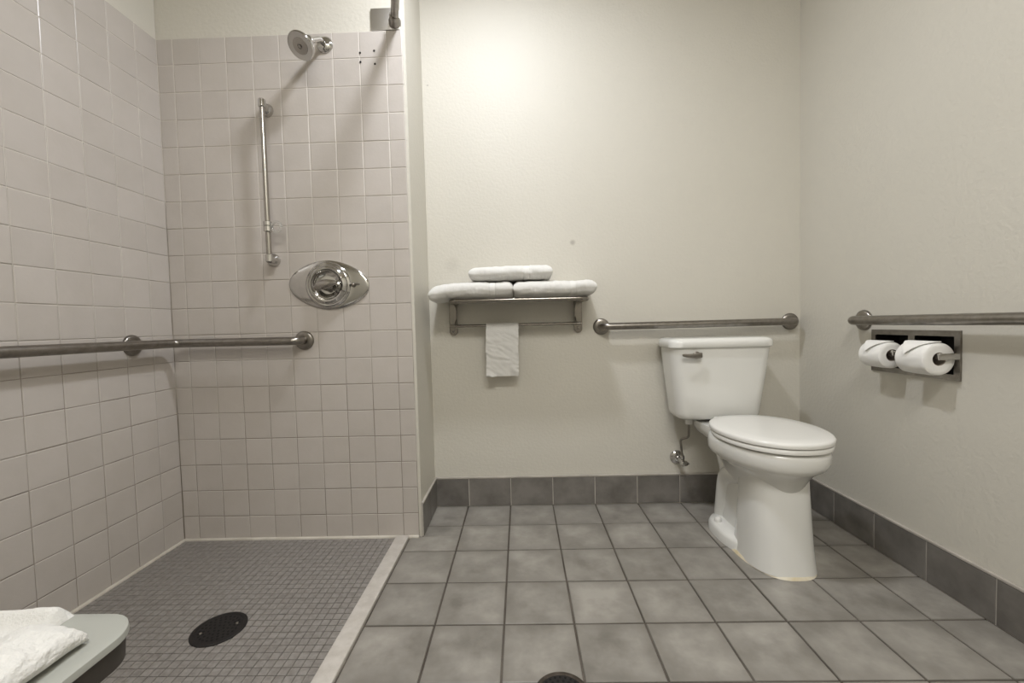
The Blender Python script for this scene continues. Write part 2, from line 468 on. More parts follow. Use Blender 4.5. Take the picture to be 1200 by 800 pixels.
for c in cells:
    jx, jy = random.gauss(0, .00012), random.gauss(0, .00012)
    if c in single:
        put_tile('mosaic_tile', me_m, (c[0] + jx, c[1] + jy, 0.001 + random.gauss(0, .0001)), floor, 0.0012)
    else:
        hw = (MS - 0.0020) / 2; ch = 0.0006; z = 0.001 + random.gauss(0, .0001)
        def lp(k, zz): return [(c[0] + jx + a * k, c[1] + jy + b * k, zz) for a, b in ((-1, -1), (1, -1), (1, 1), (-1, 1))]
        loft(bmr, [lp(hw, z - 0.002), lp(hw, z - ch), lp(hw - ch, z)], False, True)
rest = obj('mosaic_field', bmr, 'mosaic', floor)
rest['kind'] = 'stuff'

# curb between shower and room
curb = struct('trim_1', box(bmesh.new(), (-0.541, -2.45, -0.01), (-0.4865, SY - 0.002, 0.010), 0.004, 3), 'curb', 'low cream stone threshold strip beside the mosaic shower floor', 'threshold', 40)

# baseboards
BB = 0.1442
def baseboard(name, label, axis, fixed, joints, face):
    root_bm = bmesh.new()
    a, b = min(joints), max(joints)
    if axis == 'x': box(root_bm, (a, fixed - 0.0070, 0.001), (b, fixed, BB - 0.004))
    else: box(root_bm, (fixed if face == '+x' else fixed - 0.0070, a, 0.001), (fixed + 0.0070 if face == '+x' else fixed, b, BB - 0.004))
    root = struct(name, root_bm, 'bgrout', label, 'baseboard')
    for p, q in zip(joints, joints[1:]):
        p, q = min(p, q), max(p, q)
        w = q - p - 0.004; h = BB - 0.012
        if axis == 'x': loc = ((p + q) / 2, fixed - 0.0092, 0.003 + h / 2)
        else: loc = (fixed + (0.0092 if face == '+x' else -0.0092), (p + q) / 2, 0.003 + h / 2)
        put_tile('tile', tile_mesh('tile', w, h, 0.006, 0.0012, face, 'btile'), loc, root)
    # pale cap of grout on the top edge
    cb = bmesh.new()
    if axis == 'x': box(cb, (a, fixed - 0.0105, BB - 0.0085), (b, fixed, BB + 0.001), 0.003, 2)
    elif face == '+x': box(cb, (fixed, a, BB - 0.0085), (fixed + 0.0105, b, BB + 0.001), 0.003, 2)
    else: box(cb, (fixed - 0.0105, a, BB - 0.0085), (fixed, b, BB + 0.001), 0.003, 2)
    obj('cap_strip', cb, 'bgrout', root, 40)
    return root
baseboard('baseboard_back', 'dark grey tile skirting along the wall behind the toilet', 'x', 0.0, [NX + 0.001, -0.2685, -0.0655, 0.1377, 0.3408, 0.544, 0.7475, 0.951, 1.154, RX - 0.001], '-y')
baseboard('baseboard_right', 'dark grey tile skirting along the right painted wall', 'y', RX, [-0.011] + [-0.2344 - 0.2047 * k for k in range(0, 13)], '-x')
baseboard('baseboard_left', 'short dark tile skirting on the return beside the shower', 'y', NX, [-0.011, -0.155, SY + 0.004], '+x')

# ------------------------------------------------------------------ toilet
TX = 0.908
toilet = thing('toilet', 'white two-piece porcelain toilet with closed lid and tapered tank', 'toilet', (TX, -0.4, 0))

def egg(z, yf, yb, w, n=2.0, m=2.0, wb=None, seg=56, cx=TX):
    """closed outline: front tip yf (towards the viewer), back yb, half width w; wb = half width of the back half"""
    out = []
    k = 0.56
    ym = yf + (yb - yf) * k
    for i in range(seg):
        a = 2 * PI * i / seg
        c, s = math.cos(a), math.sin(a)
        if s < 0:
            x = w * sgnpow(c, 2 / n); y = ym + (ym - yf) * sgnpow(s, 2 / n)
        else:
            ww = w if wb is None else w + (wb - w) * min(1.0, s * 1.2)
            x = ww * sgnpow(c, 2 / m); y = ym + (yb - ym) * sgnpow(s, 2 / m)
        out.append((cx + x, y, z))
    return out
# bowl with rim, hopper and skirted column
bm = bmesh.new()
loft(bm, [egg(0.4210, -0.562, -0.30, 0.10), egg(0.4300, -0.632, -0.265, 0.148), egg(0.4325, -0.656, -0.25, 0.170, 2.1, 2.6),
          egg(0.4280, -0.666, -0.245, 0.178, 2.1, 2.6), egg(0.4120, -0.671, -0.24, 0.181, 2.1, 2.6), egg(0.3820, -0.668, -0.235, 0.179, 2.1, 2.6),
          egg(0.3660, -0.660, -0.23, 0.173, 2.1, 2.6), egg(0.3560, -0.647, -0.225, 0.160, 2.1, 2.5),
          egg(0.3440, -0.632, -0.225, 0.142, 2.1, 2.4), egg(0.3220, -0.614, -0.22, 0.122, 2.2, 2.3), egg(0.2880, -0.596, -0.215, 0.102, 2.3, 2.2), egg(0.2540, -0.577, -0.21, 0.090, 2.3, 2.2)], True, True)
bowl = obj('bowl', bm, 'porcelain', toilet, 50)
# front column of the pedestal
bm = bmesh.new()
def col_loop(z, yf, yb, w, wb):
    return egg(z, yf, yb, w, 2.7, 3.6, wb, 48)
loft(bm, [col_loop(0.325, -0.586, -0.40, 0.102, 0.100), col_loop(0.28, -0.592, -0.395, 0.102, 0.100), col_loop(0.20, -0.600, -0.39, 0.104, 0.102),
          col_loop(0.10, -0.610, -0.38, 0.107, 0.105), col_loop(0.035, -0.620, -0.37, 0.111, 0.109), col_loop(0.004, -0.626, -0.365, 0.114, 0.112)])
obj('pedestal', bm, 'porcelain', bowl, 50)
# trapway behind the column
bm = bmesh.new()
loft(bm, [egg(0.41, -0.46, -0.10, 0.088, 2.4, 3.0), egg(0.34, -0.46, -0.12, 0.084, 2.4, 3.0), egg(0.25, -0.46, -0.165, 0.076, 2.4, 2.8), egg(0.17, -0.46, -0.19, 0.074, 2.4, 2.8), egg(0.10, -0.46, -0.19, 0.076, 2.4, 2.8), egg(0.01, -0.46, -0.185, 0.080, 2.4, 2.8)])
obj('trapway', bm, 'porcelain', bowl, 50)
# swollen side of the trapway
for s in (-1, 1):
    bm = bmesh.new()
    tube(bm, bend([(TX + s * 0.052, -0.42, 0.285), (TX + s * 0.058, -0.27, 0.235), (TX + s * 0.052, -0.225, 0.06), (TX + s * 0.05, -0.22, 0.02)], 0.09, 10), 0.040, 20)
    obj('trapway_side', bm, 'porcelain', bowl, 60)
# foot flange
bm = bmesh.new()
loft(bm, [egg(0.0, -0.50, -0.185, 0.139, 2.6, 3.0), egg(0.030, -0.50, -0.187, 0.138, 2.6, 3.0), egg(0.044, -0.498, -0.196, 0.130, 2.6, 3.0), egg(0.049, -0.49, -0.21, 0.09, 2.6, 3.0)])
obj('foot', bm, 'porcelain', bowl, 60)
for s in (-1, 1):
    obj('bolt_cap', lathe(bmesh.new(), [(0.014, 0), (0.014, 0.010), (0.011, 0.017), (0.004, 0.020)], (0, 0, 1), (TX + s * 0.112, -0.295, 0.045), 20), 'seatpl', toilet, 50)
# caulk bead round the foot
bm = bmesh.new()
outer = egg(0.0, -0.634, -0.18, 0.124, 2.7, 3.0, 0.143); outer2 = egg(0.008, -0.627, -0.184, 0.119, 2.7, 3.0, 0.138)
loft(bm, [outer, outer2])
obj('caulk_bead', bm, 'ycaulk', toilet, 60)
# deck under the tank
bm = bmesh.new()
loft(bm, [egg(0.345, -0.34, -0.035, 0.080, 3, 4), egg(0.375, -0.34, -0.028, 0.115, 3, 4), egg(0.400, -0.335, -0.025, 0.128, 3, 4), egg(0.4265, -0.325, -0.025, 0.128, 3, 5)])
obj('deck', bm, 'porcelain', bowl, 50)

def rrect(z, x0, x1, y0, y1, r, n=6):
    out = []
    for (cx, cy, a0) in ((x1 - r, y1 - r, 0), (x0 + r, y1 - r, 90), (x0 + r, y0 + r, 180), (x1 - r, y0 + r, 270)):
        for k in range(n + 1):
            a = math.radians(a0 + 90 * k / n)
            out.append((cx + r * math.cos(a), cy + r * math.sin(a), z))
    return out
TC = 0.862
bm = bmesh.new()
def tk(z, w, yf, r, yb=-0.018): return rrect(z, TC - w, TC + w, yf, yb, r)
loft(bm, [tk(0.439, 0.155, -0.165, 0.03, -0.04), tk(0.445, 0.170, -0.180, 0.04), tk(0.454, 0.178, -0.187, 0.045), tk(0.468, 0.182, -0.191, 0.048), tk(0.56, 0.193, -0.198, 0.048), tk(0.66, 0.205, -0.205, 0.046), tk(0.760, 0.214, -0.212, 0.044)])
tank = obj('tank', bm, 'porcelain', toilet, 50)
obj('tank_gasket', lathe(bmesh.new(), [(0.05, 0), (0.05, 0.02)], (0, 0, 1), (TC + 0.01, -0.11, 0.4225), 24), 'rubber', toilet, 40)
bm = bmesh.new()
def ld(z, i, r=0.05): return rrect(z, TC - 0.223 + i, TC + 0.223 - i, -0.224 + i, -0.012, r)
loft(bm, [ld(0.7585, 0.004), ld(0.762, 0.0), ld(0.782, 0.0), ld(0.790, 0.003), ld(0.796, 0.010), ld(0.7995, 0.024, 0.04), ld(0.8005, 0.06, 0.02)])
obj('tank_lid', bm, 'porcelain', toilet, 50)
# flush lever
lv = obj('flush_lever', lathe(bmesh.new(), [(0.016, 0), (0.016, 0.006), (0.010, 0.010), (0.009, 0.022)], (0, -1, 0), (0.748, -0.2075, 0.728), 24), 'steel', tank, 40)
bm = bmesh.new()
loops = []
for k in range(9):
    t = k / 8
    x = 0.764 - 0.084 * t
    hh = 0.0135 * (1 - 0.55 * t) * (0.75 if k in (0, 8) else 1); dd = 0.006 * (1 - 0.25 * t) * (0.6 if k in (0, 8) else 1)
    z = 0.729 - 0.004 * math.sin(t * PI) + 0.002 * t; y = -0.2305 - 0.005 * t
    loops.append([(x, y + dd * sgnpow(math.cos(a), .6), z + hh * sgnpow(math.sin(a), .6)) for a in [2 * PI * i / 16 for i in range(16)]])
loft(bm, loops)
obj('lever_arm', bm, 'steel', lv, 50)

# seat and lid
def plate(bm, prof):
    loft(bm, [egg(z, yf, yb, w, 2.15, 2.7, wb, 64) for (z, yf, yb, w, wb) in prof])
bm = bmesh.new()
plate(bm, [(0.4345, -0.666, -0.250, 0.172, 0.140), (0.4365, -0.676, -0.243, 0.182, 0.150), (0.4480, -0.678, -0.241, 0.184, 0.152), (0.4525, -0.674, -0.244, 0.180, 0.149), (0.4530, -0.632, -0.27, 0.15, 0.12)])
obj('seat', bm, 'seatpl', toilet, 55)
bm = bmesh.new()
plate(bm, [(0.4545, -0.666, -0.25, 0.172, 0.14), (0.4560, -0.679, -0.236, 0.186, 0.156), (0.4660, -0.681, -0.234, 0.188, 0.158), (0.4715, -0.678, -0.237, 0.185, 0.155), (0.4740, -0.671, -0.243, 0.178, 0.150), (0.4755, -0.622, -0.28, 0.13, 0.11), (0.4760, -0.512, -0.36, 0.05, 0.05)])
obj('seat_lid', bm, 'seatpl', toilet, 60)
for s in (-1, 1):
    bm = bmesh.new(); box(bm, (TX + s * 0.075 - 0.022, -0.262, 0.4285), (TX + s * 0.075 + 0.022, -0.222, 0.466), 0.007, 3)
    obj('hinge', bm, 'seatpl', toilet, 40)

# ------------------------------------------------------------------ water supply valve
vx, vz = 0.737, 0.222
val = thing('supply_valve', 'chrome water stop valve with bent tube below the toilet tank', 'valve', (vx, 0, vz))
obj('escutcheon', lathe(bmesh.new(), [(0.034, 0), (0.034, 0.003), (0.030, 0.008), (0.018, 0.012), (0.012, 0.013)], (0, -1, 0), (vx, 0, vz), 32), 'chrome', val, 40)
obj('valve_body', tube(bmesh.new(), [(vx, -0.010, vz), (vx, -0.055, vz), (vx + 0.004, -0.075, vz - 0.004)], [0.009, 0.012, 0.012], 20), 'chrome', val, 40)
obj('outlet_nut', lathe(bmesh.new(), [(0.011, 0), (0.011, 0.016), (0.008, 0.02)], (0.0, 0, 1), (vx + 0.003, -0.058, vz + 0.006), 6), 'chrome', val, 30)
bm = bmesh.new()
hd = Vector((0.25, -1, -0.25)).normalized()
loops = []
for (r, h) in ((0.009, 0), (0.013, 0.004), (0.013, 0.016), (0.008, 0.020)):
    u = hd.cross(Vector((0, 0, 1))).normalized(); v = hd.cross(u)
    o0 = Vector((vx + 0.004, -0.070, vz - 0.004))
    loops.append([o0 + hd * h + (u * 1.6 * math.cos(a) + v * 0.85 * math.sin(a)) * (r * (1 + 0.08 * math.cos(6 * a))) for a in [2 * PI * k / 36 for k in range(36)]])
loft(bm, loops)
obj('handle', bm, 'chrome', val, 50)
sx = 0.728
obj('supply_tube', tube(bmesh.new(), bend([(vx + 0.003, -0.058, vz + 0.02), (vx - 0.004, -0.060, 0.325), (vx + 0.026, -0.080, 0.338), (vx + 0.026, -0.085, 0.424)], 0.016, 8), 0.0052, 14), 'steel', val, 60)
obj('tank_nut', lathe(bmesh.new(), [(0.0165, 0), (0.0165, 0.020), (0.015, 0.028), (0.012, 0.030)], (0, 0, 1), (vx + 0.026, -0.085, 0.4020), 10), 'seatpl', val, 30)

# ------------------------------------------------------------------ grab bars
def flange(name, origin, axis, parent, r=0.039, mat='steel'):
    return obj(name, lathe(bmesh.new(), [(r, 0), (r, 0.004), (r * 0.96, 0.008), (r * 0.82, 0.0115), (r * 0.55, 0.0125)], axis, origin, 40), mat, parent, 40)
RB = 0.0168
OFF = 0.058
zb = 0.858
g = thing('grab_bar', 'straight brushed steel grab bar on the wall above the toilet tank', 'grab bar', (0.83, 0, zb), 'grab bars')
obj('rail', tube(bmesh.new(), bend([(0.385, -0.004, zb), (0.385, -OFF, zb), (1.272, -OFF, zb + 0.002), (1.272, -0.004, zb + 0.002)], 0.030, 8), RB, 24), 'steel', g, 60)
flange('flange', (0.385, 0, zb), (0, -1, 0), g); flange('flange', (1.272, 0, zb + 0.002), (0, -1, 0), g)
zr = 0.861
g = thing('grab_bar', 'brushed steel grab bar on right wall above the toilet paper holder', 'grab bar', (RX, -0.9, zr), 'grab bars')
obj('rail', tube(bmesh.new(), bend([(RX - 0.004, -0.376, zr), (RX - OFF, -0.376, zr), (RX - OFF, -1.42, zr), (RX - 0.004, -1.42, zr)], 0.030, 8), RB, 24), 'steel', g, 60)
flange('flange', (RX, -0.376, zr), (-1, 0, 0), g); flange('flange', (RX, -1.42, zr), (-1, 0, 0), g)
zl = 0.837
g = thing('grab_bar', 'long steel grab bar wrapping the tiled corner of the shower', 'grab bar', (LX, SY, zl), 'grab bars')
obj('rail', tube(bmesh.new(), bend([(-0.893, SY + 0.004, zl - 0.002), (-0.893, SY - OFF, zl - 0.002), (LX + OFF, SY - OFF, zl), (LX + OFF, -1.42, zl + 0.004), (LX + 0.004, -1.42, zl + 0.004)], 0.032, 10), RB, 24), 'steel', g, 60)
flange('flange', (-0.893, SY, zl - 0.002), (0, -1, 0), g); flange('flange', (LX, -1.42, zl + 0.004), (1, 0, 0), g)
flange('flange', (LX, -0.487, zl), (1, 0, 0), g)
obj('support_post', tube(bmesh.new(), [(LX + 0.008, -0.487, zl), (LX + OFF, -0.487, zl)], 0.013, 18), 'steel', g, 60)

# ------------------------------------------------------------------ vertical slide bar in the shower
vb = thing('slide_bar', 'upright chrome hand-shower slide bar on the shower tiles', 'slide bar', (-1.004, SY, 1.45))
BX, BY = -0.990, SY - 0.058
obj('rail', tube(bmesh.new(), [(BX, BY, 1.150), (BX, BY, 1.775)], 0.0095, 20), 'satin', vb, 60)
for z, dz in ((1.768, 0), (1.166, 0)):
    fl = obj('mount', lathe(bmesh.new(), [(0.026, 0), (0.026, 0.006), (0.022, 0.012), (0.020, 0.020), (0.015, 0.023), (0.012, 0.034), (0.011, 0.058)], (BX + 1.006, -0.062, 0), (-1.004, SY, z), 32), 'chrome', vb, 50)
    obj('end_sleeve', lathe(bmesh.new(), [(0.011, -0.016), (0.014, -0.013), (0.014, 0.013), (0.011, 0.016)], (0, 0, 1), (BX, BY, z), 24), 'chrome', vb, 40)
obj('slider', lathe(bmesh.new(), [(0.011, -0.022), (0.016, -0.019), (0.016, 0.0), (0.014, 0.002), (0.016, 0.004), (0.016, 0.019), (0.011, 0.022)], (0, 0, 1), (BX, BY, 1.290), 24), 'chrome', vb, 40)
bm = bmesh.new()
tube(bm, [Vector((BX + 0.036, BY - 0.002, 1.288)) + Vector((math.cos(a) * 0.019, 0, math.sin(a) * 0.019)) for a in [2 * PI * k / 28 for k in range(29)]], 0.0055, 12)
box(bm, (BX + 0.010, BY - 0.006, 1.282), (BX + 0.02, BY + 0.004, 1.296), 0.002, 2)
obj('hose_hook', bm, 'clear', vb, 50)

# ------------------------------------------------------------------ shower head
sh = thing('showerhead', 'round chrome shower head on a bent arm above the tiles', 'shower head', (-0.759, SY, 2.02))
obj('flange', lathe(bmesh.new(), [(0.033, 0), (0.033, 0.003), (0.028, 0.010), (0.016, 0.015), (0.012, 0.016)], (0, -1, 0), (-0.757, SY, 2.018), 36), 'chrome', sh, 40)
hd = Vector((-0.20, -0.64, -0.72)).normalized()
face = Vector((-0.789, -0.435, 1.927))
back = face - hd * 0.062
obj('arm', tube(bmesh.new(), bend([(-0.757, SY - 0.01, 2.018), (-0.757, SY - 0.045, 2.012), back], 0.03, 6), 0.0105, 18), 'chrome', sh, 60)
obj('swivel', lathe(bmesh.new(), [(0.008, -0.022), (0.016, -0.020), (0.019, -0.008), (0.016, 0.004), (0.018, 0.008), (0.018, 0.018)], hd, back + hd * 0.008, 28), 'chrome', sh, 40)
obj('head', lathe(bmesh.new(), [(0.016, 0.020), (0.026, 0.026), (0.040, 0.044), (0.048, 0.052), (0.0495, 0.058), (0.047, 0.063), (0.043, 0.062)], hd, back, 44), 'chrome', sh, 45)
fp = obj('spray_face', lathe(bmesh.new(), [(0.043, 0.0600), (0.032, 0.0620), (0.031, 0.0600), (0.029, 0.0600), (0.028, 0.0630), (0.009, 0.0645), (0.0085, 0.062), (0.006, 0.062), (0.0055, 0.067), (0.001, 0.0675)], hd, back, 44), 'satin', sh, 30)

# ------------------------------------------------------------------ shower valve
sv = thing('shower_valve', 'oval chrome shower mixer plate with a round lever handle', 'shower valve', (-0.780, SY, 1.059))
vc = Vector((-0.780, SY, 1.059))
def lens(k, d, n=44):
    # oval drawn out sideways, with blunt rounded ends
    top = []
    for i in range(n):
        u = math.cos(PI * i / n)
        h = 0.101 * (1 - 0.66 * abs(u) ** 1.9) * math.sqrt(max(0.0, 1 - abs(u) ** 12))
        top.append((u, h))
    pts_ = top + [(-u, -h) for u, h in top]
    return [(vc.x + 0.166 * k * u, SY - d, vc.z + k * h - 0.006 * u) for u, h in pts_]
obj('escutcheon', loft(bmesh.new(), [lens(1.0, 0.0), lens(1.0, 0.003), lens(0.985, 0.006), lens(0.93, 0.0085), lens(0.70, 0.011), lens(0.5, 0.012)]), 'chrome', sv, 40)
obj('bezel', lathe(bmesh.new(), [(0.094, 0.006), (0.094, 0.010), (0.090, 0.017), (0.084, 0.020), (0.080, 0.019), (0.076, 0.026), (0.068, 0.031), (0.063, 0.030), (0.061, 0.024), (0.050, 0.014), (0.030, 0.011), (0.012, 0.010)], (0, -1, 0), vc, 64, True, True), 'chrome', sv, 35)
obj('stem', lathe(bmesh.new(), [(0.018, 0.008), (0.018, 0.038), (0.015, 0.042)], (0, -1, 0), vc, 28), 'chrome', sv, 40)
bm = bmesh.new()
loops = []
for k in range(12):
    t = k / 11
    x = vc.x - 0.037 + 0.095 * t
    e = math.sin(PI * min(1, max(0.04, 0.06 + t * 0.9))) ** 0.5
    hz = 0.024 * e * (1 - 0.40 * t); hy = 0.019 * e * (1 - 0.35 * t)
    z = vc.z - 0.008 + 0.012 * t; y = SY - 0.052 - 0.014 * t
    loops.append([(x, y + hy * math.cos(a), z + hz * math.sin(a)) for a in [2 * PI * i / 24 for i in range(24)]])
loft(bm, loops)
obj('handle', bm, 'satin', sv, 60)
bm = bmesh.new(); lathe(bm, [(0.013, 0), (0.013, 0.003), (0.009, 0.006)], (0, -1, 0), (vc.x - 0.014, SY - 0.064, vc.z - 0.016), 24)
obj('handle_cap', bm, 'steel', sv, 40)
obj('screw', lathe(bmesh.new(), [(0.0055, 0), (0.0055, 0.002), (0.003, 0.003)], (0, -1, 0), (vc.x - 0.116, SY - 0.0068, vc.z - 0.001), 16), 'steel', sv, 40)
bm = bmesh.new(); lathe(bm, [(0.009, 0), (0.010, 0.006), (0.007, 0.014), (0.004, 0.016)], (0, -1, 0), (vc.x + 0.104, SY - 0.0085, vc.z - 0.003), 20)
box(bm, (vc.x + 0.108, SY - 0.018, vc.z - 0.003), (vc.x + 0.128, SY - 0.011, vc.z + 0.004), 0.002, 2)
obj('diverter', bm, 'steel', sv, 40)

# ------------------------------------------------------------------ curved curtain rod
rod = thing('shower_rod', 'curved dark steel shower curtain rod on a square wall plate', 'curtain rod', (-0.47, SY, 2.10))
obj('wall_plate', box(bmesh.new(), (-0.568, SY + 0.0068, 2.0675), (-0.452, SY - 0.0005, 2.153), 0.0015, 2), 'plate', rod, 40)
obj('socket', lathe(bmesh.new(), [(0.024, 0), (0.024, 0.012), (0.019, 0.020), (0.019, 0.046), (0.0165, 0.050)], (0.22, -1, -0.02), (-0.472, SY + 0.003, 2.094), 28), 'steel', rod, 40)
pts = []
for k in range(33):
    t = k / 32
    y = SY - 0.02 - t * (SY - 0.02 - FY - 0.012)
    pts.append((-0.466 + 0.24 * math.sin(PI * t), y, 2.094))
obj('rail', tube(bmesh.new(), pts, 0.0155, 20), 'steel', rod, 60)
obj('wall_plate', box(bmesh.new(), (-0.53, FY, 2.05), (-0.41, FY + 0.008, 2.14), 0.0015, 2), 'satin', rod, 40)

# ------------------------------------------------------------------ towel rack
rk = thing('towel_rack', 'chrome wall-mounted towel shelf with a hanging bar below', 'towel rack', (-0.02, 0, 0.93))
RZ = 0.985
XL, XR = -0.302, 0.292
obj('shelf_rim', tube(bmesh.new(), bend([(XL, -0.006, RZ), (XL, -0.205, RZ), (XR, -0.205, RZ - 0.002), (XR, -0.006, RZ)], 0.035, 8), 0.0105, 18), 'nickel', rk, 60)
for y in (-0.03, -0.065, -0.10, -0.135, -0.17):
    obj('shelf_bar', tube(bmesh.new(), [(XL, y, RZ), (XR, y, RZ)], 0.0045, 12), 'chrome', rk, 60)
for bx, s in ((-0.320, 1), (0.275, -1)):
    bm = bmesh.new()
    # plate with rounded foot on the wall
    def pl(y, i):
        w = 0.0195 - i
        out = [(bx + w, y, 1.000 - i), (bx - w, y, 1.000 - i)]
        for k in range(13):
            a = PI + PI * k / 12
            out.append((bx + w * math.cos(a), y, 0.852 + w * math.sin(a)))
        return out
    loft(bm, [pl(-0.0005, 0), pl(-0.006, 0), pl(-0.008, 0.002)])
    br = obj('bracket', bm, 'nickel', rk, 40)
    # side flange that carries shelf and bar
    bm = bmesh.new()
    xo = bx + s * 0.0175
    prof = [(-0.006, 0.868), (-0.060, 0.868), (-0.070, 0.880), (-0.062, 0.892), (-0.030, 0.910), (-0.026, 0.955), (-0.060, 0.972), (-0.12, 0.978), (-0.12, 0.986), (-0.006, 0.990)]
    loft(bm, [[(xo - 0.002, y, z) for y, z in prof], [(xo + 0.002, y, z) for y, z in prof]])
    obj('side_arm', bm, 'steel', br, 30)
    obj('screw', lathe(bmesh.new(), [(0.0075, 0), (0.007, 0.003), (0.004, 0.0045)], (0, -1, 0), (bx, -0.0078, 0.853), 18), 'steel', br, 40)
obj('hanging_bar', tube(bmesh.new(), [(-0.326, -0.060, 0.8765), (0.281, -0.060, 0.8765)], 0.0068, 16), 'nickel', rk, 60)

# ------------------------------------------------------------------ towels
def folded_towel(name, label, group, cx, cy, z0, lx, ly, lz, seed, band_at=0.70, flip=False, sag=0.0):
    """folded towel: rolled front edge, soft lumps, a woven band as a part"""
    root = thing(name, label, 'towel', (cx, cy, z0), group)
    nu, nv = 90, 84
    # angles spaced evenly along the outline of the cross-section
    fine = [2 * PI * i / 2000 for i in range(2001)]
    pt = [(ly / 2 * sgnpow(math.cos(a), 0.45), lz / 2 * sgnpow(math.sin(a), 0.80)) for a in fine]
    acc = [0.0]
    for p, q in zip(pt, pt[1:]): acc.append(acc[-1] + math.hypot(q[0] - p[0], q[1] - p[1]))
    aset = []; j = 0
    for k in range(nv):
        while acc[j] < acc[-1] * k / nv: j += 1
        aset.append(fine[j])
    def ring(u, inset=0.0, lump=1.0):
        t = u if not flip else 1 - u
        x = cx - lx / 2 + lx * u
        d = min(u, 1 - u) * lx
        e = min(1.0, (d / 0.030))
        e = math.sqrt(max(0.0, 1 - (1 - e) ** 2))
        e = 0.30 + 0.70 * e
        g = 1.0
        b = abs(t - band_at)
        if b < 0.045: g = 0.955
        if b > 0.06: g = 1.0
        out = []
        for k in range(nv):
            a = aset[k]
            c, s = math.cos(a), math.sin(a)
            y = cy + (ly / 2 * (0.93 + 0.07 * e)) * g ** 0.3 * sgnpow(c, 0.45)
            hz = lz / 2 * e * g
            z = z0 + lz / 2 + hz * sgnpow(s, 0.80) - (lz / 2) * (1 - g) * 0
            if s < -0.0: z = max(z, z0 + (1 - e) * lz * 0.25)
            p = Vector((x, y, z))
            nz = noise.noise(Vector((x * 14 + seed, y * 14, z * 22))) * 0.0045 + noise.noise(Vector((x * 45 + seed, y * 45, z * 45))) * 0.0022 + noise.noise(Vector((x * 160, y * 160 + seed, z * 160))) * 0.0012
            dirn = Vector((0, c, s)).normalized()
            p += dirn * nz * lump
            # fold crease along the front
            if c < -0.75: p.y += 0.003 * math.exp(-((p.z - (z0 + lz * (0.30 + 0.06 * math.sin(x * 30 + seed)))) / 0.004) ** 2)
            p.z -= sag * max(0, (0.12 - (x - (cx - lx / 2))) / 0.12) ** 2 * lz
            p -= dirn * inset
            out.append(p)
        return out
    us = [0, 0.004, 0.012, 0.025, 0.045] + [0.07 + 0.86 * k / (nu - 1) for k in range(nu)] + [0.955, 0.975, 0.988, 0.996, 1.0]
    obj('folded_body', loft(bmesh.new(), [ring(u) for u in us]), 'towel', root, 70)
    b0 = band_at if not flip else 1 - band_at
    obj('woven_band', loft(bmesh.new(), [ring(b0 - 0.037 + 0.074 * k / 6, -0.0012 if 0 < k < 6 else 0.002, 0.6) for k in range(7)]), 'band', root, 70)
    return root
TZ = RZ + 0.0125
folded_towel('folded_towel', 'folded white bath towel lying on the left half of the rack', 'bath towels on the rack', -0.209, -0.118, TZ, 0.362, 0.235, 0.068, 1.3, 0.755, sag=0.28)
folded_towel('folded_towel', 'folded white bath towel lying on the right half of the rack', 'bath towels on the rack', 0.150, -0.118, TZ, 0.356, 0.235, 0.066, 5.7, 0.715)
folded_towel('folded_towel', 'folded white towel on top of the two others on the rack', 'bath towels on the rack', -0.037, -0.118, TZ + 0.0705, 0.358, 0.225, 0.064, 9.1, 0.69)

# washcloth over the bar
def washcloth():
    x0, x1 = -0.160, -0.010
    nu, path = 26, []
    yb, zbar = -0.060, 0.8765
    R = 0.0105
    for k in range(22): path.append((yb + R + 0.004, 0.745 + (zbar - 0.745) * k / 22))
    for k in range(9):
        a = PI * k / 8
        path.append((yb + R * math.cos(a), zbar + R * math.sin(a)))
    for k in range(1, 50):
        path.append((yb - R - 0.002 * math.sin(k / 49 * PI), zbar - (zbar - 0.640) * k / 49))
    def sheet(off):
        rows_ = []
        for (i, (y, z)) in enumerate(path):
            j0 = path[max(i - 1, 0)]; j1 = path[min(i + 1, len(path) - 1)]
            t = Vector((0, j1[0] - j0[0], j1[1] - j0[1])).normalized()
            n = Vector((0, t.z, -t.y)) * -1
            row = []
            drop = max(0, (zbar - z)) / 0.24
            for k in range(nu + 1):
                u = k / nu
                x = x0 + (x1 - x0) * u + 0.0035 * noise.noise(Vector((3.1, z * 20, 0))) - 0.004 * drop
                w = (0.026 * noise.noise(Vector((u * 1.8, z * 30 + u * 0.8, 1.7))) + 0.012 * noise.noise(Vector((u * 4, z * 62 + u * 5, 4.2)))) * min(1, drop * 1.6) if y < yb else 0
                w = w if z < zbar - 0.01 else 0
                p = Vector((x, y - abs(w) * 0.7 - w * 0.3, z)) + n * off
                row.append(p)
            rows_.append(row)
        return rows_
    a = sheet(0.0); b = sheet(0.0045)
    loops = [ra + rb[::-1] for ra, rb in zip(a, b)]
    return loft(bmesh.new(), loops)
wc = obj('washcloth', washcloth(), 'towel', None, 70)
tag(wc, 'small wrinkled white washcloth hanging over the lower rack bar', 'washcloth')

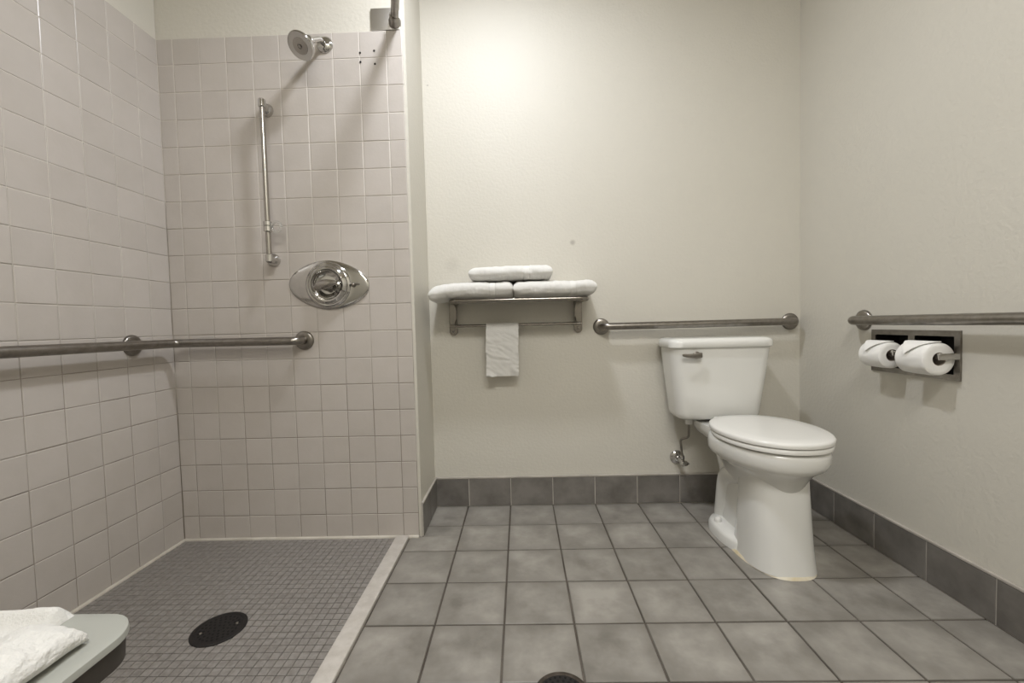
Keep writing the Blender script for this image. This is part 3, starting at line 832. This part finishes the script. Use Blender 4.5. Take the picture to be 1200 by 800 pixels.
# ------------------------------------------------------------------ recessed double toilet paper holder
hp = thing('paper_holder', 'recessed double toilet paper holder with chrome frame in right wall', 'paper holder', (RX, -0.577, 0.75))
bm = bmesh.new()
ym = -0.578
ysg = [TP_Y0, TP_Y0 + 0.018, ym - 0.012, ym + 0.012, TP_Y1 - 0.018, TP_Y1]
zsg = [TP_Z0, TP_Z0 + 0.018, TP_Z1 - 0.018, TP_Z1]
slab_holes(bm, 'x', RX - 0.006, RX + 0.002, ysg, zsg, [(1, 1), (3, 1)])
bmesh.ops.bevel(bm, geom=[e for e in bm.edges if e.is_manifold and len(e.link_faces) == 2 and e.calc_face_angle(0) > 1.0], offset=0.0018, segments=2, affect='EDGES')
obj('frame', bm, 'steel', hp, 30)
for (a, b) in ((ysg[1], ysg[2]), (ysg[3], ysg[4])):
    bm = bmesh.new()
    z0, z1 = zsg[1], zsg[2]
    # open box let into the wall
    vs = {}
    for xi, x in enumerate((RX - 0.001, RX + 0.075)):
        ins = 0 if xi == 0 else 0.006
        vs[xi] = [bm.verts.new(p) for p in ((x, a + ins, z0 + ins), (x, b - ins, z0 + ins), (x, b - ins, z1 - ins), (x, a + ins, z1 - ins))]
    for k in range(4): bm.faces.new((vs[0][k], vs[0][(k + 1) % 4], vs[1][(k + 1) % 4], vs[1][k]))
    bm.faces.new(vs[1])
    obj('recess_box', bm, 'dark', hp)
RXC, RZC = RX - 0.056, 0.749
for (a, b) in ((ysg[0] + 0.003, 1), (-0.4675, -1)):
    bm = bmesh.new()
    box(bm, (RXC - 0.012, a - 0.005, RZC - 0.010), (RX - 0.0055, a + 0.005, RZC + 0.010), 0.003, 2)
    obj('roller_arm', bm, 'chrome', hp, 40)
    bm = bmesh.new()
    box(bm, (RXC - 0.012, ym - 0.005, RZC - 0.008), (RX - 0.0055, ym + 0.005, RZC + 0.008), 0.002, 2)
    if b == 1: obj('roller_arm', bm, 'chrome', hp, 40)
    else: bm.free()
for (a, b) in ((ysg[0] + 0.009, ym - 0.006), (ym + 0.006, -0.470)):
    obj('roller', tube(bmesh.new(), [(RXC, a, RZC), (RXC, (a + b) / 2, RZC), (RXC, (a + b) / 2 + 0.001, RZC), (RXC, b, RZC)], [0.0105, 0.0105, 0.009, 0.009], 18), 'chrome', hp, 40)

def paper_roll(label, y0, y1, r, seed):
    root = thing('toilet_roll', label, 'toilet roll', (RXC, (y0 + y1) / 2, RZC), 'toilet rolls in the holder')
    cz = RZC - 0.008
    n = 64
    rc = 0.0205
    bm = bmesh.new()
    def circ(y, rad, wob=0.0):
        return [(RXC + (rad + wob * noise.noise(Vector((math.cos(a) * 3, math.sin(a) * 3, y * 20 + seed)))) * math.cos(a), y, cz + (rad + wob * noise.noise(Vector((math.cos(a) * 3, math.sin(a) * 3, y * 20 + seed)))) * math.sin(a)) for a in [2 * PI * k / n for k in range(n)]]
    L_ = [circ(y0, rc), circ(y0 - 0.0003, (rc + r) / 2, 0.0), circ(y0, r - 0.004)] + [circ(y0 + 0.003, r - 0.0005)] + [circ(y0 + 0.003 + (y1 - y0 - 0.006) * k / 8, r, 0.0016) for k in range(1, 8)] + [circ(y1 - 0.003, r - 0.0005), circ(y1, r - 0.004), circ(y1, rc), circ(y0, rc)]
    loft(bm, L_, False, False)
    body = obj('paper', bm, 'paper', root, 45)
    bm = bmesh.new()
    loft(bm, [circ(y0 + 0.001, rc + 0.0006), circ(y0 + 0.001, rc - 0.0014), circ(y1 - 0.001, rc - 0.0014), circ(y1 - 0.001, rc + 0.0006)], False, False)
    obj('core', bm, 'card', root, 40)
    # loose end folded to a point: a triangle of paper lying on the front top of the roll
    bm = bmesh.new()
    rows_ = []
    na = 22
    tip_a, top_a = math.radians(166), math.radians(84)
    for i in range(na + 1):
        t = i / na
        a = top_a + (tip_a - top_a) * t
        half = (y1 - y0) / 2 * (1.0 if t < 0.25 else max(0.03, 1 - (t - 0.25) / 0.75))
        mid = (y0 + y1) / 2 + (y1 - y0) * 0.06 * t
        rr = r + 0.0042 + 0.006 * t * t
        rows_.append([(RXC + rr * math.cos(a), mid + half * s, cz + rr * math.sin(a)) for s in (-1, -0.5, 0, 0.5, 1)] + [(RXC + (rr - 0.0024) * math.cos(a), mid + half * s, cz + (rr - 0.0024) * math.sin(a)) for s in (1, 0.5, 0, -0.5, -1)])
    loft(bm, rows_)
    obj('folded_end', bm, 'paper', root, 40)
    return root
paper_roll('white toilet roll on the nearer peg, its core facing out', -0.7265, -0.628, 0.0500, 2.0)
paper_roll('white toilet roll on the peg further into the corner', -0.5640, -0.474, 0.0450, 8.0)

# ------------------------------------------------------------------ drains
def drain(label, x, y, z, r, rim_mat):
    root = thing('floor_drain', label, 'drain', (x, y, z), 'round floor drains')
    obj('rim', lathe(bmesh.new(), [(r, -0.002), (r, 0.0025), (r - 0.003, 0.004), (r - 0.010, 0.004), (r - 0.012, 0.001)], (0, 0, 1), (x, y, z), 56), rim_mat, root, 40)
    bm = bmesh.new()
    lathe(bm, [(r - 0.0105, -0.001), (r - 0.0105, 0.0026), (0.002, 0.0030)], (0, 0, 1), (x, y, z), 48)
    gp = obj('grate', bm, 'drain', root, 30)
    bm = bmesh.new()
    for ring_r, cnt in ((0.013, 6), (0.026, 12), (0.039, 18), (0.050, 24)):
        if ring_r > r - 0.014: continue
        for k in range(cnt):
            a = 2 * PI * k / cnt
            lathe(bm, [(0.0034, 0), (0.0034, 0.0006)], (0, 0, 1), (x + ring_r * math.cos(a), y + ring_r * math.sin(a), z + 0.0027), 8)
    obj('grate_holes', bm, 'slots', gp)
    for a in (0.5, 0.5 + PI):
        obj('screw', lathe(bmesh.new(), [(0.0042, 0), (0.0038, 0.0012), (0.001, 0.0015)], (0, 0, 1), (x + 0.045 * math.cos(a), y + 0.045 * math.sin(a), z + 0.0027), 12), 'chrome', root, 40)
    return root
drain('black round drain set in the grey mosaic shower floor', DR[0], DR[1], 0.001, 0.0725, 'drain')
drain('brown-rimmed round drain in the large grey floor tiles', 0.077, -1.063, 0.0005, 0.067, 'drainrim')

# ------------------------------------------------------------------ shower bench with towels
BZ = 0.45
bn = thing('shower_bench', 'pale grey plastic shower bench with rounded corner in the foreground', 'bench', (-0.83, -1.62, 0))
def bl(z, i, x0=-1.08, x1=-0.581, y0=-1.80, y1=-1.405):
    # larger radius at the far right corner
    out = []
    for (cx, cy, a0, r) in ((x1, y1, 0, 0.060), (x0, y1, 90, 0.05), (x0, y0, 180, 0.05), (x1, y0, 270, 0.05)):
        sx = -1 if cx == x1 else 1; sy_ = -1 if cy == y1 else 1
        rr = max(r - i, 0.005)
        ccx = cx + sx * r; ccy = cy + sy_ * r
        for k in range(11):
            a = math.radians(a0 + 90 * k / 10)
            out.append((ccx + rr * math.cos(a), ccy + rr * math.sin(a), z))
    return out
obj('seat', loft(bmesh.new(), [bl(BZ - 0.014, 0.004), bl(BZ - 0.011, 0.0), bl(BZ - 0.006, 0.0), bl(BZ - 0.0012, 0.0008), bl(BZ, 0.003), bl(BZ, 0.02)]), 'bench', bn, 50)
obj('seat_underbody', loft(bmesh.new(), [bl(BZ - 0.050, 0.012), bl(BZ - 0.046, 0.006), bl(BZ - 0.0135, 0.004)]), 'benchd', bn, 50)  # dark inset body below the seat slab
for x in (-1.03, -0.66):
    for y in (-1.74, -1.49):
        lg = obj('leg', tube(bmesh.new(), [(x, y, 0.02), (x, y, BZ - 0.045)], 0.0125, 18), 'satin', bn, 60)
        obj('rubber_foot', lathe(bmesh.new(), [(0.018, 0), (0.018, 0.012), (0.014, 0.03)], (0, 0, 1), (x, y, 0.0012), 20), 'rubber', lg, 40)

def soft_pile(name, label, x0, x1, y0, y1, z0, h, seed, rot=0.0, parts=True, power=0.55, top=None):
    """soft folded terry towel: rounded block with lumps and loose creases"""
    root = thing(name, label, 'towel', ((x0 + x1) / 2, (y0 + y1) / 2, z0), 'towels on the bench')
    cx, cy = (x0 + x1) / 2, (y0 + y1) / 2
    nl, nv = 130, 90
    loops = []
    for i in range(nl + 1):
        u = i / nl
        y = y0 + (y1 - y0) * u
        d = min(u, 1 - u) * (y1 - y0)
        e = min(1, d / 0.035); e = math.sqrt(max(0, 1 - (1 - e) ** 2)); e = 0.25 + 0.75 * e
        lp = []
        for k in range(nv):
            a = 2 * PI * k / nv
            c, s = math.cos(a), math.sin(a)
            hw = (x1 - x0) / 2 * (0.90 + 0.10 * e)
            p = Vector((cx + hw * sgnpow(c, power), y, z0 + h / 2 * e + h / 2 * e * sgnpow(s, 0.8)))
            q = p * 1.0
            nz = noise.noise(Vector((q.x * 16 + seed, q.y * 9, q.z * 16))) * 0.008 + noise.noise(Vector((q.x * 60 + seed, q.y * 60, q.z * 60))) * 0.003 + noise.noise(Vector((q.x * 150, q.y * 150 + seed, q.z * 150))) * 0.0018
            dirn = Vector((c, 0, s))
            nz *= min(1.0, max(0.0, (s + 0.75) / 0.75))
            p += dirn * nz
            r = Matrix.Rotation(rot, 3, 'Z') @ (p - Vector((cx, cy, 0)))
            p = r + Vector((cx, cy, 0))
            p.z = max(p.z, z0)
            lp.append(p)
        loops.append(lp)
    obj('folded_body', loft(bmesh.new(), loops), 'towel', root, 70)
    return root
soft_pile('folded_towel', 'thick white terry towel rolled along the bench edge', -0.690, -0.608, -1.79, -1.468, BZ + 0.0005, 0.046, 3.3, rot=-0.02, power=0.85)

def layered_towel():
    # loosely folded towel: a height field of soft ridges, closed by a flat underside
    root = thing('folded_towel', 'loosely folded white towel with open layers at back of the bench', 'towel', (-0.86, -1.6, BZ), 'towels on the bench')
    x0, x1, y0, y1 = -1.05, -0.694, -1.77, -1.412
    nx_, ny_ = 80, 110
    z0 = BZ + 0.0006
    def hgt(x, y):
        d = min(x - x0, x1 - x, y - y0, y1 - y)
        e = min(1, max(0, d) / 0.012); e = math.sqrt(max(0, 1 - (1 - e) ** 2))
        sl = (x + 0.70) * 0.20
        r1 = 0.020 * math.exp(-((y + 1.430 - sl * 0.6) / 0.014) ** 2)
        r2 = 0.022 * math.exp(-((y + 1.488 - sl) / 0.008) ** 2) * min(1, max(0, (-0.715 - x) / 0.012))
        r3 = 0.032 * min(1, max(0, (-1.522 + sl - y) / 0.018)) * min(1, max(0, (-0.700 - x) / 0.02))
        n = noise.noise(Vector((x * 18, y * 18, 2.2))) * 0.003 + noise.noise(Vector((x * 90, y * 90, 5))) * 0.0012
        return z0 + e * (0.007 + max(r1, r2, r3) + n)
    bm = bmesh.new()
    top = [[bm.verts.new((x0 + (x1 - x0) * i / nx_, y0 + (y1 - y0) * j / ny_, hgt(x0 + (x1 - x0) * i / nx_, y0 + (y1 - y0) * j / ny_))) for j in range(ny_ + 1)] for i in range(nx_ + 1)]
    for i in range(nx_):
        for j in range(ny_):
            bm.faces.new((top[i][j], top[i + 1][j], top[i + 1][j + 1], top[i][j + 1]))
    rim = [top[i][0] for i in range(nx_ + 1)] + [top[nx_][j] for j in range(1, ny_ + 1)] + [top[i][ny_] for i in range(nx_ - 1, -1, -1)] + [top[0][j] for j in range(ny_ - 1, 0, -1)]
    low = [bm.verts.new((v.co.x, v.co.y, z0)) for v in rim]
    for k in range(len(rim)):
        q = (k + 1) % len(rim)
        bm.faces.new((rim[k], rim[q], low[q], low[k]))
    bm.faces.new(low)
    obj('folded_body', bm, 'towel', root, 70)
    obj('hem_strip', tube(bmesh.new(), [(-0.80 + 0.0125 * k, -1.488 + (-0.80 + 0.0125 * k + 0.70) * 0.20, hgt(-0.80 + 0.0125 * k, -1.488 + (-0.80 + 0.0125 * k + 0.70) * 0.20)) for k in range(7)], 0.0030, 10), 'band', root, 60)
    return root
layered_towel()

# ------------------------------------------------------------------ ceiling lamp, and an added fill panel (above and behind the view)
cl = thing('ceiling_lamp', 'round ceiling lamp above the room', 'lamp', (LAMP[0], LAMP[1], CEIL))
obj('base', lathe(bmesh.new(), [(0.15, 0), (0.15, 0.02), (0.145, 0.025), (0.05, 0.027)], (0, 0, -1), (LAMP[0], LAMP[1], CEIL), 40), 'satin', cl, 40)
pl_ = thing('fill_panel', 'flat rectangular added fill light above the viewer', 'lamp', (0.22, -2.30, CEIL))
obj('housing', box(bmesh.new(), (-0.39, -2.61, CEIL - 0.022), (0.83, -1.99, CEIL), 0.004, 2), 'fillcasing', pl_, 40)  # casing for the added fill light, out of view
